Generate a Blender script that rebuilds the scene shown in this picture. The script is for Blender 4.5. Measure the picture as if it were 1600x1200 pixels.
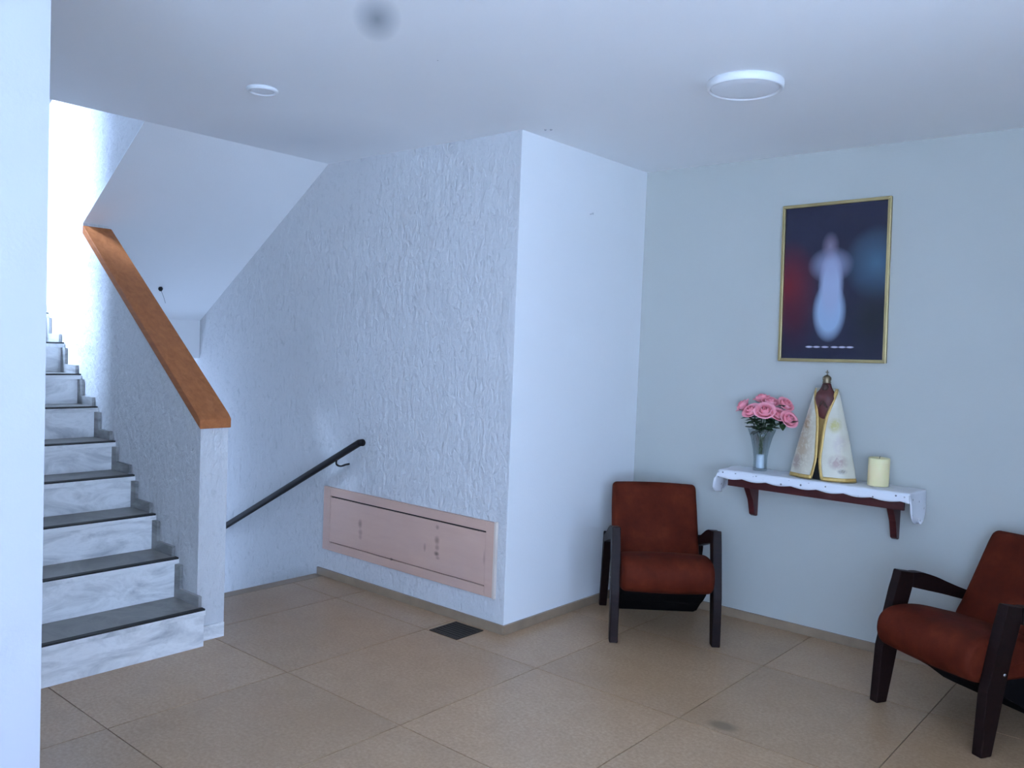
import bpy, bmesh, math, random
from mathutils import Vector, Matrix
random.seed(7)
S = bpy.context.scene
COL = S.collection
for o in list(bpy.data.objects):
    bpy.data.objects.remove(o)

# ------------------------------------------------------------------ camera
F_PX, YAW, PITCH, ROLL, CAM_H = 1329.319, math.radians(40.358), math.radians(-2.459), math.radians(2.207), 1.4943
cam_d = bpy.data.cameras.new('camera')
cam_d.sensor_width = 36.0
cam_d.lens = F_PX / 1600 * 36.0
cam_d.clip_start = 0.02
cam = bpy.data.objects.new('camera', cam_d)
COL.objects.link(cam)
fw = Vector((-math.sin(YAW) * math.cos(PITCH), math.cos(YAW) * math.cos(PITCH), math.sin(PITCH)))
r0 = Vector((math.cos(YAW), math.sin(YAW), 0))
u0 = r0.cross(fw)
rr = math.cos(ROLL) * r0 + math.sin(ROLL) * u0
uu = -math.sin(ROLL) * r0 + math.cos(ROLL) * u0
mm = Matrix((rr, uu, -fw)).transposed().to_4x4()
mm.translation = Vector((0, 0, CAM_H))
cam.matrix_world = mm
S.camera = cam

# ------------------------------------------------------------------ light
SKY_COL, SKY_STR = (0.43, 0.615, 1.0), 6.9
w = bpy.data.worlds.new('sky'); S.world = w; w.use_nodes = True
bg = w.node_tree.nodes['Background']
bg.inputs[0].default_value = (*SKY_COL, 1); bg.inputs[1].default_value = SKY_STR
S.view_settings.view_transform = 'Standard'
S.view_settings.look = 'None'
S.view_settings.gamma = 1.0
S.view_settings.use_curve_mapping = False
S.view_settings.exposure = 0.72
try:
    S.cycles.use_denoising = True
    S.cycles.max_bounces = 8
    S.cycles.diffuse_bounces = 5
    S.cycles.glossy_bounces = 3
    S.cycles.sample_clamp_indirect = 4
except Exception:
    pass

sun_d = bpy.data.lights.new('sun', 'SUN'); sun_d.energy = 61; sun_d.color = (.44, .635, 1.0); sun_d.angle = math.radians(26)
sun = bpy.data.objects.new('sun', sun_d); COL.objects.link(sun)
sun.rotation_mode = 'QUATERNION'
sun.rotation_quaternion = Vector((0, 0, -1)).rotation_difference(Vector((.15, .65, -.75)).normalized())

def portal(loc, rot, sx, sy):
    """sampling guide for sky light entering a real window opening (emits nothing itself)"""
    d = bpy.data.lights.new('sky_portal', 'AREA'); d.shape = 'RECTANGLE'; d.size = sx; d.size_y = sy
    d.cycles.is_portal = True
    o = bpy.data.objects.new('sky_portal', d); COL.objects.link(o)
    o.location = loc; o.rotation_euler = rot

# ------------------------------------------------------------------ key dimensions (metres)
H = 2.60
XC, YC, YB = -2.828, 3.333, 4.535          # alcove wall x, stucco wall y, picture wall y
XS = -4.412                                # ceiling edge over the stairs
XDN = -4.38                                # floor edge above the descending flight
WP, WT = 2.15, 0.147                       # spine wall front face y and its thickness
XLAND, XEND = -5.90, -7.0
XL, YL = -2.30, 0.877                      # near left wall corner
XR, YF = 3.00, -2.60                       # right and front walls
RISE_Z = [0.186, 0.384, 0.566, 0.738, 0.897, 1.070, 1.243, 1.420, 1.598, 1.775]
RISE_X = [-3.709, -3.972, -4.212, -4.450, -4.680, -4.905, -5.130, -5.370, -5.605, -5.84]

# ------------------------------------------------------------------ materials
def new_mat(name):
    m = bpy.data.materials.new(name); m.use_nodes = True
    nt = m.node_tree
    return m, nt, nt.nodes['Principled BSDF']
def N(nt, typ, **kw):
    n = nt.nodes.new(typ)
    for k, v in kw.items():
        setattr(n, k, v)
    return n
def sock(nt, node, key, val):
    if hasattr(val, 'is_output'):
        nt.links.new(val, node.inputs[key])
    else:
        if isinstance(val, (tuple, list)) and len(val) == 3 and node.inputs[key].type == 'RGBA':
            val = (*val, 1)
        node.inputs[key].default_value = val
def mix(nt, fac, a, b, blend='MIX'):
    n = N(nt, 'ShaderNodeMixRGB', blend_type=blend)
    sock(nt, n, 0, fac); sock(nt, n, 1, a); sock(nt, n, 2, b)
    return n.outputs[0]
def coords(nt, scale=(1, 1, 1), kind='Object', loc=(0, 0, 0)):
    tc = N(nt, 'ShaderNodeTexCoord'); mp = N(nt, 'ShaderNodeMapping')
    mp.inputs['Scale'].default_value = scale; mp.inputs['Location'].default_value = loc
    nt.links.new(tc.outputs[kind], mp.inputs[0])
    return mp.outputs[0]
def noise(nt, vec, scale, detail=4, rough=.55, dist=0):
    n = N(nt, 'ShaderNodeTexNoise')
    sock(nt, n, 'Vector', vec); n.inputs['Scale'].default_value = scale; n.inputs['Detail'].default_value = detail
    n.inputs['Roughness'].default_value = rough; n.inputs['Distortion'].default_value = dist
    return n.outputs['Fac']
def ramp(nt, fac, stops):
    n = N(nt, 'ShaderNodeValToRGB'); nt.links.new(fac, n.inputs[0])
    e = n.color_ramp.elements
    e[0].position, e[0].color = stops[0][0], (*stops[0][1], 1)
    e[1].position, e[1].color = stops[-1][0], (*stops[-1][1], 1)
    for p, c in stops[1:-1]:
        x = e.new(p); x.color = (*c, 1)
    return n.outputs[0]
def maprange(nt, v, a, b, c, d):
    n = N(nt, 'ShaderNodeMapRange'); n.clamp = True
    sock(nt, n, 0, v)
    for i, x in enumerate((a, b, c, d)):
        n.inputs[i + 1].default_value = x
    return n.outputs[0]
def blob(nt, vec, c, r, soft=.6):
    """soft ellipsoidal mask, 1 inside, 0 outside; r = radii"""
    a = N(nt, 'ShaderNodeVectorMath', operation='SUBTRACT'); nt.links.new(vec, a.inputs[0]); a.inputs[1].default_value = c
    b = N(nt, 'ShaderNodeVectorMath', operation='DIVIDE'); nt.links.new(a.outputs[0], b.inputs[0]); b.inputs[1].default_value = r
    l = N(nt, 'ShaderNodeVectorMath', operation='LENGTH'); nt.links.new(b.outputs[0], l.inputs[0])
    return maprange(nt, l.outputs['Value'], 1 - soft, 1, 1, 0)
def bump(nt, bsdf, height, strength, dist):
    b = N(nt, 'ShaderNodeBump'); nt.links.new(height, b.inputs['Height'])
    b.inputs['Strength'].default_value = strength; b.inputs['Distance'].default_value = dist
    nt.links.new(b.outputs[0], bsdf.inputs['Normal'])
def simple(name, col, rough=.5, metal=0, spec=.5, var=.0, vscale=20):
    m, nt, b = new_mat(name)
    if var:
        f = noise(nt, coords(nt), vscale, 5)
        c = mix(nt, f, tuple(max(0, x * (1 - var)) for x in col), tuple(min(1, x * (1 + var)) for x in col))
        nt.links.new(c, b.inputs['Base Color'])
    else:
        b.inputs['Base Color'].default_value = (*col, 1)
    b.inputs['Roughness'].default_value = rough; b.inputs['Metallic'].default_value = metal
    b.inputs['Specular IOR Level'].default_value = spec
    return m

def wall_paint(name, col, rough=.6, bs=.12):
    m, nt, b = new_mat(name)
    v = coords(nt)
    f = noise(nt, v, 2.2, 5)
    c = mix(nt, f, tuple(x * .96 for x in col), col)
    nt.links.new(c, b.inputs['Base Color']); b.inputs['Roughness'].default_value = rough
    b.inputs['Specular IOR Level'].default_value = .3
    bump(nt, b, noise(nt, v, 90, 3), bs, .004)
    return m
M = {}
M['paint'] = wall_paint('white_paint', (.86, .86, .85))
M['paint_left'] = wall_paint('dimmed_left_paint', (.44, .44, .46))  # darkened copy of the white paint, offsets strong light on the left wall
M['paint_grey'] = wall_paint('grey_green_paint', (.52, .525, .485))

# ceiling paint: soft grey patches and a scatter of specks
m, nt, b = new_mat('ceiling_paint'); v = coords(nt, kind='Object')
c = mix(nt, noise(nt, v, 1.7, 5), (.90, .90, .90), (.93, .93, .92))
vr = N(nt, 'ShaderNodeVectorRotate', rotation_type='Z_AXIS'); nt.links.new(v, vr.inputs['Vector'])
vr.inputs['Center'].default_value = (-2.31, 1.93, H); vr.inputs['Angle'].default_value = -math.atan2(.65, -.76)
c = mix(nt, blob(nt, vr.outputs[0], (-2.31, 1.93, H), (.23, .085, .3), .95), c, (.36, .39, .42))
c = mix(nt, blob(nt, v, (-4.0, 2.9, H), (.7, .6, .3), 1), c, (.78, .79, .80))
vo = N(nt, 'ShaderNodeTexVoronoi'); vo.inputs['Scale'].default_value = 5.5; nt.links.new(v, vo.inputs['Vector'])
sp = maprange(nt, vo.outputs['Distance'], .018, .026, 1, 0)
mk_ = N(nt, 'ShaderNodeMath', operation='MULTIPLY'); nt.links.new(sp, mk_.inputs[0])
nt.links.new(blob(nt, v, (-2.75, 2.3, H), (.75, .6, .3), .3), mk_.inputs[1])
c = mix(nt, mk_.outputs[0], c, (.12, .12, .13))
nt.links.new(c, b.inputs['Base Color']); b.inputs['Roughness'].default_value = .7
bump(nt, b, noise(nt, v, 60, 3), .1, .004)
M['ceiling'] = m

# thrown plaster (stucco) with vertical drips
m, nt, b = new_mat('stucco_plaster')
v = coords(nt, (1, 1, .55))
n1 = noise(nt, v, 34, 4, .6, .4); n2 = noise(nt, v, 13, 3, .5, .3)
hgt = N(nt, 'ShaderNodeMath', operation='ADD'); nt.links.new(n1, hgt.inputs[0]); nt.links.new(n2, hgt.inputs[1])
c = mix(nt, noise(nt, coords(nt), 1.3, 4), (.60, .595, .59), (.68, .67, .66))
c = mix(nt, maprange(nt, n1, .30, .42, .35, 0), c, (.42, .42, .41))
nt.links.new(c, b.inputs['Base Color']); b.inputs['Roughness'].default_value = .75
b.inputs['Specular IOR Level'].default_value = .25
bump(nt, b, hgt.outputs[0], .75, .018)
M['stucco'] = m

# polished beige terrazzo tile
m, nt, b = new_mat('terrazzo_tile'); v = coords(nt)
geo = N(nt, 'ShaderNodeNewGeometry')
info = N(nt, 'ShaderNodeObjectInfo')
gm = N(nt, 'ShaderNodeMapping'); nt.links.new(geo.outputs['Position'], gm.inputs[0])
wv = gm.outputs[0]
c = ramp(nt, noise(nt, wv, 70, 6, .7), [(.30, (.31, .185, .095)), (.5, (.41, .26, .152)), (.72, (.51, .355, .225))])
c = mix(nt, maprange(nt, noise(nt, wv, 1.6, 5, .6), .35, .7, .0, .45), c, (.32, .178, .085))
c = mix(nt, maprange(nt, noise(nt, wv, 9, 4, .6), .45, .75, 0, .25), c, (.26, .152, .08))
hv = maprange(nt, info.outputs['Random'], 0, 1, .90, 1.06)
hs = N(nt, 'ShaderNodeHueSaturation'); nt.links.new(c, hs.inputs['Color']); nt.links.new(hv, hs.inputs['Value'])
# water ring stain by the chair
c = mix(nt, blob(nt, wv, (-1.5, 3.16, 0), (.07, .05, .2), .5), hs.outputs[0], (.20, .13, .07))
nt.links.new(c, b.inputs['Base Color'])
rg = maprange(nt, noise(nt, wv, 6, 5, .6), .3, .75, .285, .36)
nt.links.new(rg, b.inputs['Roughness']); b.inputs['Specular IOR Level'].default_value = .55
bump(nt, b, noise(nt, wv, 3, 2), .03, .008)
M['tile'] = m
M['grout'] = simple('dark_grout', (.24, .155, .10), .8)
M['base_marble'] = simple('brown_skirting', (.27, .19, .125), .4, var=.35, vscale=9)

# veined grey-white marble
def marble(name, lo, mid, hi, rough):
    m, nt, b = new_mat(name)
    geo = N(nt, 'ShaderNodeNewGeometry'); mp = N(nt, 'ShaderNodeMapping')
    mp.inputs['Scale'].default_value = (1.0, 1.3, 3.4); mp.inputs['Rotation'].default_value = (.45, 0, 0)
    nt.links.new(geo.outputs['Position'], mp.inputs[0]); v = mp.outputs[0]
    info = N(nt, 'ShaderNodeObjectInfo')
    ad = N(nt, 'ShaderNodeVectorMath', operation='ADD'); nt.links.new(v, ad.inputs[0])
    sc = N(nt, 'ShaderNodeMath', operation='MULTIPLY'); nt.links.new(info.outputs['Random'], sc.inputs[0]); sc.inputs[1].default_value = 13
    nt.links.new(sc.outputs[0], ad.inputs[1])
    f = noise(nt, ad.outputs[0], 2.6, 7, .62, 1.2)
    c = ramp(nt, f, [(.30, lo), (.46, mid), (.56, hi), (.75, mid)])
    c = mix(nt, maprange(nt, noise(nt, v, 30, 4), .55, .8, 0, .25), c, lo)
    nt.links.new(c, b.inputs['Base Color']); b.inputs['Roughness'].default_value = rough
    return m
M['marble'] = marble('veined_marble', (.46, .46, .46), (.72, .71, .69), (.86, .85, .83), .30)
M['marble_tread'] = marble('worn_marble_tread', (.125, .12, .11), (.18, .17, .155), (.235, .22, .20), .4)
M['marble_skirt'] = marble('grey_marble_skirting', (.13, .13, .125), (.22, .215, .205), (.32, .31, .295), .4)
M['black_strip'] = simple('black_grip_strip', (.02, .018, .016), .7)

# wood
def wood(name, a, bcol, scale, rough, axis=(1, 12, 12), spec=.28):
    m, nt, b = new_mat(name); v = coords(nt, axis)
    f = noise(nt, v, scale, 6, .6, .5)
    nt.links.new(ramp(nt, f, [(.3, a), (.7, bcol)]), b.inputs['Base Color'])
    b.inputs['Roughness'].default_value = rough; b.inputs['Specular IOR Level'].default_value = spec
    bump(nt, b, f, .08, .003)
    return m
M['rail_wood'] = wood('orange_brown_wood', (.27, .083, .023), (.39, .130, .040), 3, .55)
M['dark_wood'] = wood('dark_lacquered_wood', (.008, .0035, .003), (.015, .006, .005), 5, .45, spec=.12)
M['red_wood'] = wood('dark_red_wood', (.045, .008, .008), (.075, .014, .012), 5, .4)
M['handrail'] = simple('dark_painted_steel', (.012, .009, .009), .5, 0, .25)
M['lining'] = simple('black_lining', (.006, .005, .005), .9, 0, .05)
M['steel'] = simple('brushed_steel', (.65, .65, .66), .3, 1)
M['black'] = simple('matt_black', (.01, .01, .01), .8)
M['pavement'] = simple('pale_concrete', (.62, .62, .60), .8, var=.1, vscale=2)
M['white_plastic'] = simple('white_plastic', (.82, .82, .82), .35)

# brown suede upholstery
m, nt, b = new_mat('brown_suede'); v = coords(nt)
f = noise(nt, v, 7, 5, .6)
c = ramp(nt, f, [(.3, (.052, .0085, .004)), (.55, (.088, .0145, .0065)), (.75, (.125, .024, .0105))])
nt.links.new(c, b.inputs['Base Color']); b.inputs['Roughness'].default_value = .62
b.inputs['Specular IOR Level'].default_value = .04
bump(nt, b, noise(nt, v, 55, 5), .2, .004)
M['suede'] = m

# ------------------------------------------------------------------ mesh helpers
def link(name, me, mat, parent=None, smooth=False):
    o = bpy.data.objects.new(name, me); COL.objects.link(o)
    if mat is not None and not me.materials:
        me.materials.append(mat)
    if parent is not None:
        o.parent = parent
    if smooth:
        for p in me.polygons:
            p.use_smooth = True
    return o
def from_bm(bm, name):
    bmesh.ops.recalc_face_normals(bm, faces=bm.faces[:])
    me = bpy.data.meshes.new(name); bm.to_mesh(me); bm.free()
    return me
def bm_box(bm, x0, x1, y0, y1, z0, z1):
    vs = [bm.verts.new(p) for p in ((x0, y0, z0), (x1, y0, z0), (x1, y1, z0), (x0, y1, z0), (x0, y0, z1), (x1, y0, z1), (x1, y1, z1), (x0, y1, z1))]
    for f in ((0, 3, 2, 1), (4, 5, 6, 7), (0, 1, 5, 4), (1, 2, 6, 5), (2, 3, 7, 6), (3, 0, 4, 7)):
        bm.faces.new([vs[i] for i in f])
def boxes(name, rects, mat, parent=None, bevel=0):
    bm = bmesh.new()
    for r in rects:
        bm_box(bm, *r)
    if bevel:
        bmesh.ops.bevel(bm, geom=bm.edges[:], offset=bevel, segments=2, affect='EDGES', profile=.7)
    return link(name, from_bm(bm, name), mat, parent)
def box(name, x0, x1, y0, y1, z0, z1, mat, parent=None, bevel=0):
    return boxes(name, [(x0, x1, y0, y1, z0, z1)], mat, parent, bevel)
def bm_prism(bm, poly, a0, a1, axis):
    """extrude a 2-D polygon; axis 1: poly=(x,z) along y; axis 0: poly=(y,z) along x; axis 2: poly=(x,y) along z"""
    def P(q, a):
        return {1: (q[0], a, q[1]), 0: (a, q[0], q[1]), 2: (q[0], q[1], a)}[axis]
    A = [bm.verts.new(P(q, a0)) for q in poly]; B = [bm.verts.new(P(q, a1)) for q in poly]
    n = len(poly)
    caps = [bm.faces.new(A), bm.faces.new(B[::-1])]
    for i in range(n):
        bm.faces.new((A[i], A[(i + 1) % n], B[(i + 1) % n], B[i]))
    return caps
def prism(name, poly, a0, a1, axis, mat, parent=None, bevel=0, seg=2, rim_only=False, smooth=False):
    bm = bmesh.new()
    caps = bm_prism(bm, poly, a0, a1, axis)
    if bevel:
        es = list({e for f in caps for e in f.edges}) if rim_only else bm.edges[:]
        bmesh.ops.bevel(bm, geom=es, offset=bevel, segments=seg, affect='EDGES', profile=.5, clamp_overlap=True)
    return link(name, from_bm(bm, name), mat, parent, smooth)
def cushion(name, poly, a0, a1, rad, mat, parent, dome=.012):
    """upholstered block: 2-D outline (y,z) swept along x, with rounded side rims and slightly domed sides"""
    n = len(poly); area = sum(poly[i][0] * poly[(i + 1) % n][1] - poly[(i + 1) % n][0] * poly[i][1] for i in range(n))
    sg = 1 if area > 0 else -1; nrm = []
    for i in range(n):
        dx, dz = poly[(i + 1) % n][0] - poly[i - 1][0], poly[(i + 1) % n][1] - poly[i - 1][1]
        l = math.hypot(dx, dz) or 1; nrm.append((-dz / l * sg, dx / l * sg))
    def ring(bm, x, d):
        return [bm.verts.new((x, p[0] + q[0] * d, p[1] + q[1] * d)) for p, q in zip(poly, nrm)]
    bm = bmesh.new()
    m_ = 10; mid = []
    for k in range(1, m_):
        u = k / m_; mid.append(ring(bm, a0 + rad + (a1 - a0 - 2 * rad) * u, -dome * .5 * math.sin(math.pi * u)))
    left = []
    for k in range(7):
        t = k / 6 * math.pi / 2
        left.append((a0 + rad * (1 - math.cos(t)), rad * (1 - math.sin(t))))
    L_ = [ring(bm, x, d) for x, d in left]
    R_ = [ring(bm, a0 + a1 - x, d) for x, d in left][::-1]
    allr = L_ + mid + R_
    for A, B in zip(allr, allr[1:]):
        for k in range(n):
            bm.faces.new((A[k], A[(k + 1) % n], B[(k + 1) % n], B[k]))
    for r_, sx in ((allr[0], -1), (allr[-1], 1)):
        cy = sum(v_.co.y for v_ in r_) / n; cz2 = sum(v_.co.z for v_ in r_) / n
        inner = [bm.verts.new((v_.co.x + sx * dome * .3, cy + (v_.co.y - cy) * .5, cz2 + (v_.co.z - cz2) * .5)) for v_ in r_]
        for k in range(n):
            bm.faces.new((r_[k], r_[(k + 1) % n], inner[(k + 1) % n], inner[k]))
        bm.faces.new(inner)
    return link(name, from_bm(bm, name), mat, parent, True)
def spline(pts, n=6, closed=True):
    out = []; L = len(pts)
    rng = range(L) if closed else range(L - 1)
    for i in rng:
        if closed:
            p0, p1, p2, p3 = (pts[(i + k - 1) % L] for k in range(4))
        else:
            p0, p1, p2, p3 = (pts[min(max(i + k - 1, 0), L - 1)] for k in range(4))
        for k in range(n):
            t = k / n
            out.append(tuple(.5 * (2 * b + (c - a) * t + (2 * a - 5 * b + 4 * c - d) * t * t + (3 * b - a - 3 * c + d) * t ** 3) for a, b, c, d in zip(p0, p1, p2, p3)))
    if not closed:
        out.append(tuple(pts[-1]))
    return out
def lathe(name, prof, mat, parent=None, seg=32, center=(0, 0), sx=1, sy=1, smooth=True):
    bm = bmesh.new(); rings = []
    for r, z in prof:
        if r < 1e-6:
            rings.append([bm.verts.new((center[0], center[1], z))])
        else:
            rings.append([bm.verts.new((center[0] + r * sx * math.cos(2 * math.pi * k / seg), center[1] + r * sy * math.sin(2 * math.pi * k / seg), z)) for k in range(seg)])
    for a, b_ in zip(rings, rings[1:]):
        for k in range(seg):
            k2 = (k + 1) % seg
            if len(a) == 1 and len(b_) == 1:
                continue
            if len(a) == 1:
                bm.faces.new((a[0], b_[k], b_[k2]))
            elif len(b_) == 1:
                bm.faces.new((a[k], b_[0], a[k2]))
            else:
                bm.faces.new((a[k], b_[k], b_[k2], a[k2]))
    return link(name, from_bm(bm, name), mat, parent, smooth)
def bm_tube(bm, pts, rad, seg=10):
    pts = [Vector(p) for p in pts]; rings = []
    for i, p in enumerate(pts):
        t = (pts[min(i + 1, len(pts) - 1)] - pts[max(i - 1, 0)]).normalized()
        a = t.cross(Vector((0, 0, 1)))
        if a.length < 1e-3:
            a = t.cross(Vector((1, 0, 0)))
        a.normalize(); b_ = t.cross(a)
        r = rad[i] if isinstance(rad, (list, tuple)) else rad
        rings.append([bm.verts.new(p + a * r * math.cos(2 * math.pi * k / seg) + b_ * r * math.sin(2 * math.pi * k / seg)) for k in range(seg)])
    for A, B in zip(rings, rings[1:]):
        for k in range(seg):
            bm.faces.new((A[k], A[(k + 1) % seg], B[(k + 1) % seg], B[k]))
    bm.faces.new(rings[0][::-1]); bm.faces.new(rings[-1])
def tube(name, pts, rad, mat, parent=None, seg=10):
    bm = bmesh.new(); bm_tube(bm, pts, rad, seg)
    return link(name, from_bm(bm, name), mat, parent, True)
def thing(name, label, cat, loc=(0, 0, 0), rotz=0, group=None):
    o = bpy.data.objects.new(name, None); COL.objects.link(o)
    o.empty_display_size = .1; o.location = loc; o.rotation_euler = (0, 0, rotz)
    o['label'] = label; o['category'] = cat
    if group:
        o['group'] = group
    return o
def tag(o, label, cat, group=None):
    o['label'] = label; o['category'] = cat
    if group:
        o['group'] = group
    return o
def struct(o, label=None, cat=None):
    o['kind'] = 'structure'
    if label:
        o['label'] = label
    if cat:
        o['category'] = cat
    return o

# ------------------------------------------------------------------ floor with separate tiles
floor = boxes('floor', [(XDN, XR, WP + WT, YC, -.16, -.004), (XC, XR, YC, YB, -.16, -.004), (-3.80, XR, YL, WP + WT, -.16, -.004), (XL, XR, YF, YL, -.16, -.004)], M['grout'])
struct(floor, 'polished beige terrazzo tile floor', 'floor')
regions = [(XDN, XR, WP + WT, YC), (XC, XR, YC, YB), (-3.80, XR, YL, WP + WT), (XL, XR, YF, YL)]
jx = [-5.41, -4.66, -3.91, -3.163, -2.414, -1.664, -.918, -.168, .582, 1.332, 2.082, 2.832]
jy = [-2.66, -1.84, -1.02, -.20, .62, 1.442, 2.243, 3.095, 3.92, 4.75]
g = .0022
shared = {}
for i in range(len(jx) - 1):
    for j in range(len(jy) - 1):
        rc = []
        for (a, b_, c, d) in regions:
            x0, x1 = max(jx[i] + g, a), min(jx[i + 1] - g, b_)
            y0, y1 = max(jy[j] + g, c), min(jy[j + 1] - g, d)
            if x1 - x0 > .005 and y1 - y0 > .005:
                rc.append((x0, x1, y0, y1, -.012, 0))
        if rc:
            boxes('floor_tile', rc, M['tile'] if jy[j] > -.5 else M['marble'], floor)   # unseen entrance end made white marble to bounce sun onto the ceiling
# threshold strip at the stair edge
box('edge_strip', XDN - .035, XDN + .05, WP + WT, YC - .012, -.03, .002, M['base_marble'], floor, .002)

# ------------------------------------------------------------------ walls, ceiling
wall_back = struct(box('wall_back', XC - .2, XR + .15, YB, YB + .15, -.16, H + .15, M['paint_grey']))
wall_alcove = struct(box('wall_alcove', XC - .15, XC, YC + .002, YB, -.16, H, M['paint']))
wall_stair = struct(box('wall_stair', XEND, XC - .002, YC, YC + .15, -1.9, H + 2.4, M['stucco']))
ceiling = struct(boxes('ceiling', [(XS, XR + .15, YL, YB, H, H + .18), (XL - .15, XR + .15, YF - .15, YL, H, H + .18)], M['ceiling']))
# left wall: end face of the wall that encloses the stair
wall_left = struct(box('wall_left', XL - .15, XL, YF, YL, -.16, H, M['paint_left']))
# spine wall with a triangular opening between rail and soffit
RS = .7545
def rail_z(x): return 1.052 + RS * (-3.785 - x)
SOF = (2.6 - 1.605) / (XS + 5.91)
def sof_z(x): return 2.6 + SOF * (x - XS)
xv = -5.135
poly = [(-3.785, -.16), (-3.785, rail_z(-3.785)), (xv, rail_z(xv)), (xv, sof_z(xv) + .006), (XS, 2.606), (XS, 2.78), (XS + .0, 3.6), (XLAND, 2.72), (XLAND, -1.7), (-4.9, -1.7)]
wall_spine = struct(prism('wall_spine', poly, WP, WP + WT, 1, M['stucco']))
# stair enclosure: left wall with tall window beside the landing, end wall with window
def wall_with_hole(name, axis, at, th, a0, a1, z0, z1, hole, mat):
    h0, h1, hz0, hz1 = hole
    rs = [(a0, h0, z0, z1), (h1, a1, z0, z1), (h0, h1, z0, hz0), (h0, h1, hz1, z1)]
    out = []
    for (p, q, s, t) in rs:
        if q - p > .001 and t - s > .001:
            out.append((at, at + th, p, q, s, t) if axis == 0 else (p, q, at, at + th, s, t))
    return struct(boxes(name, out, mat))
def window(name, axis, at, hole, rows, cols, glassmat):
    """frame bars and one pane object per light"""
    h0, h1, z0, z1 = hole; fr = .045; dpt = .05
    def R(p, q, s, t, d0=0., d1=dpt):
        return (at + d0, at + d1, p, q, s, t) if axis == 0 else (p, q, at + d0, at + d1, s, t)
    rs = [R(h0, h0 + fr, z0, z1), R(h1 - fr, h1, z0, z1), R(h0 + fr, h1 - fr, z0, z0 + fr), R(h0 + fr, h1 - fr, z1 - fr, z1)]
    cw = (h1 - h0 - fr) / cols; ch = (z1 - z0 - fr) / rows
    for c in range(1, cols):
        rs.append(R(h0 + c * cw, h0 + c * cw + fr, z0 + fr, z1 - fr))
    fo = boxes(name, rs, M['white_plastic']); struct(fo)
    for r in range(rows):
        for c in range(cols):
            boxes('window_pane', [R(h0 + fr + c * cw, h0 + (c + 1) * cw, z0 + fr + r * ch - (fr if r else 0) * 0, z0 + (r + 1) * ch + (fr if r == rows - 1 else 0) * 0 + (0 if r < rows - 1 else 0), .02, .026)], glassmat, fo)
    for r in range(1, rows):
        boxes('glazing_bar', [R(h0 + fr, h1 - fr, z0 + r * ch, z0 + r * ch + fr, .0, dpt)], M['white_plastic'], fo)
    return fo
m, nt, b = new_mat('clear_glass')
tr = N(nt, 'ShaderNodeBsdfTransparent'); gl = N(nt, 'ShaderNodeBsdfGlossy'); gl.inputs['Roughness'].default_value = .02
mx = N(nt, 'ShaderNodeMixShader'); mx.inputs[0].default_value = .07
nt.links.new(tr.outputs[0], mx.inputs[1]); nt.links.new(gl.outputs[0], mx.inputs[2])
nt.links.new(mx.outputs[0], nt.nodes['Material Output'].inputs['Surface'])
M['glass'] = m

STAIR_TOP = 5.6
HOLE_F = (.2, 2.8, .0, 2.35)                    # glazed front behind the camera (x range)
HOLE_S = (-6.25, -5.52, 2.75, 4.75)                 # stair side window (x range)
HOLE_R = (-.8, 2.2, .0, 2.40)                     # glazed entrance in right wall (y range)
struct(box('wall_end', XEND - .15, XEND, YL - .15, YC, -1.9, STAIR_TOP, M['stucco']))
wall_with_hole('wall_stair_left', 1, YL - .15, .15, XEND, XL - .15, -.16, STAIR_TOP, HOLE_S, M['stucco'])
wall_with_hole('wall_right', 0, XR, .15, YF, YB, -.16, H, HOLE_R, M['paint'])
wall_with_hole('wall_front', 1, YF - .15, .15, XL - .15, XR + .15, -.16, H, HOLE_F, M['paint'])
struct(boxes('floor_outside', [(XR + .15, 16, -14, 10, -.3, -.17), (-10, XR + .15, -14, YF - .15, -.3, -.17)], M['pavement']))
struct(box('wall_shade_blocker', .35, .50, 2.5, YB, -.004, H, M['paint']))  # unseen pier, added to shade the picture wall and right-hand chair
struct(box('ceiling_upper', XEND - .15, XL - .15, YL - .15, YC + .15, STAIR_TOP, STAIR_TOP + .15, M['ceiling']))
struct(box('wall_upper', XS + 1.2, XS + 1.3, YL, YC, H + .18, STAIR_TOP, M['paint']))
window('window_1', 1, YL - .10, HOLE_S, 3, 2, M['glass'])
window('window_3', 1, YF - .10, HOLE_F, 1, 4, M['glass'])
window('window_2', 0, XR + .05, HOLE_R, 1, 4, M['glass'])
PI = math.pi
def cz(h): return ((h[0] + h[1]) / 2, (h[2] + h[3]) / 2, h[1] - h[0], h[3] - h[2])
c_ = cz(HOLE_S); portal((c_[0], YL - .16, c_[1]), (PI / 2, 0, 0), c_[2], c_[3])
c_ = cz(HOLE_F); portal((c_[0], YF - .16, c_[1]), (PI / 2, 0, 0), c_[2], c_[3])
c_ = cz(HOLE_R); portal((XR + .16, c_[0], c_[1]), (PI / 2, 0, PI / 2), c_[2], c_[3])

# skirting boards
struct(box('baseboard_back', XC, XR, YB - .014, YB, 0, .048, M['base_marble'], None, .002))
struct(box('baseboard_alcove', XC, XC + .014, YC - .012, YB - .014, 0, .048, M['base_marble'], None, .002))
struct(box('baseboard_stair', XDN - .02, XC, YC - .012, YC, 0, .048, M['base_marble'], None, .002))
struct(box('baseboard_spine', -3.785, -3.772, WP + .002, WP + WT - .004, 0, .072, M['marble'], None, .002))

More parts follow.
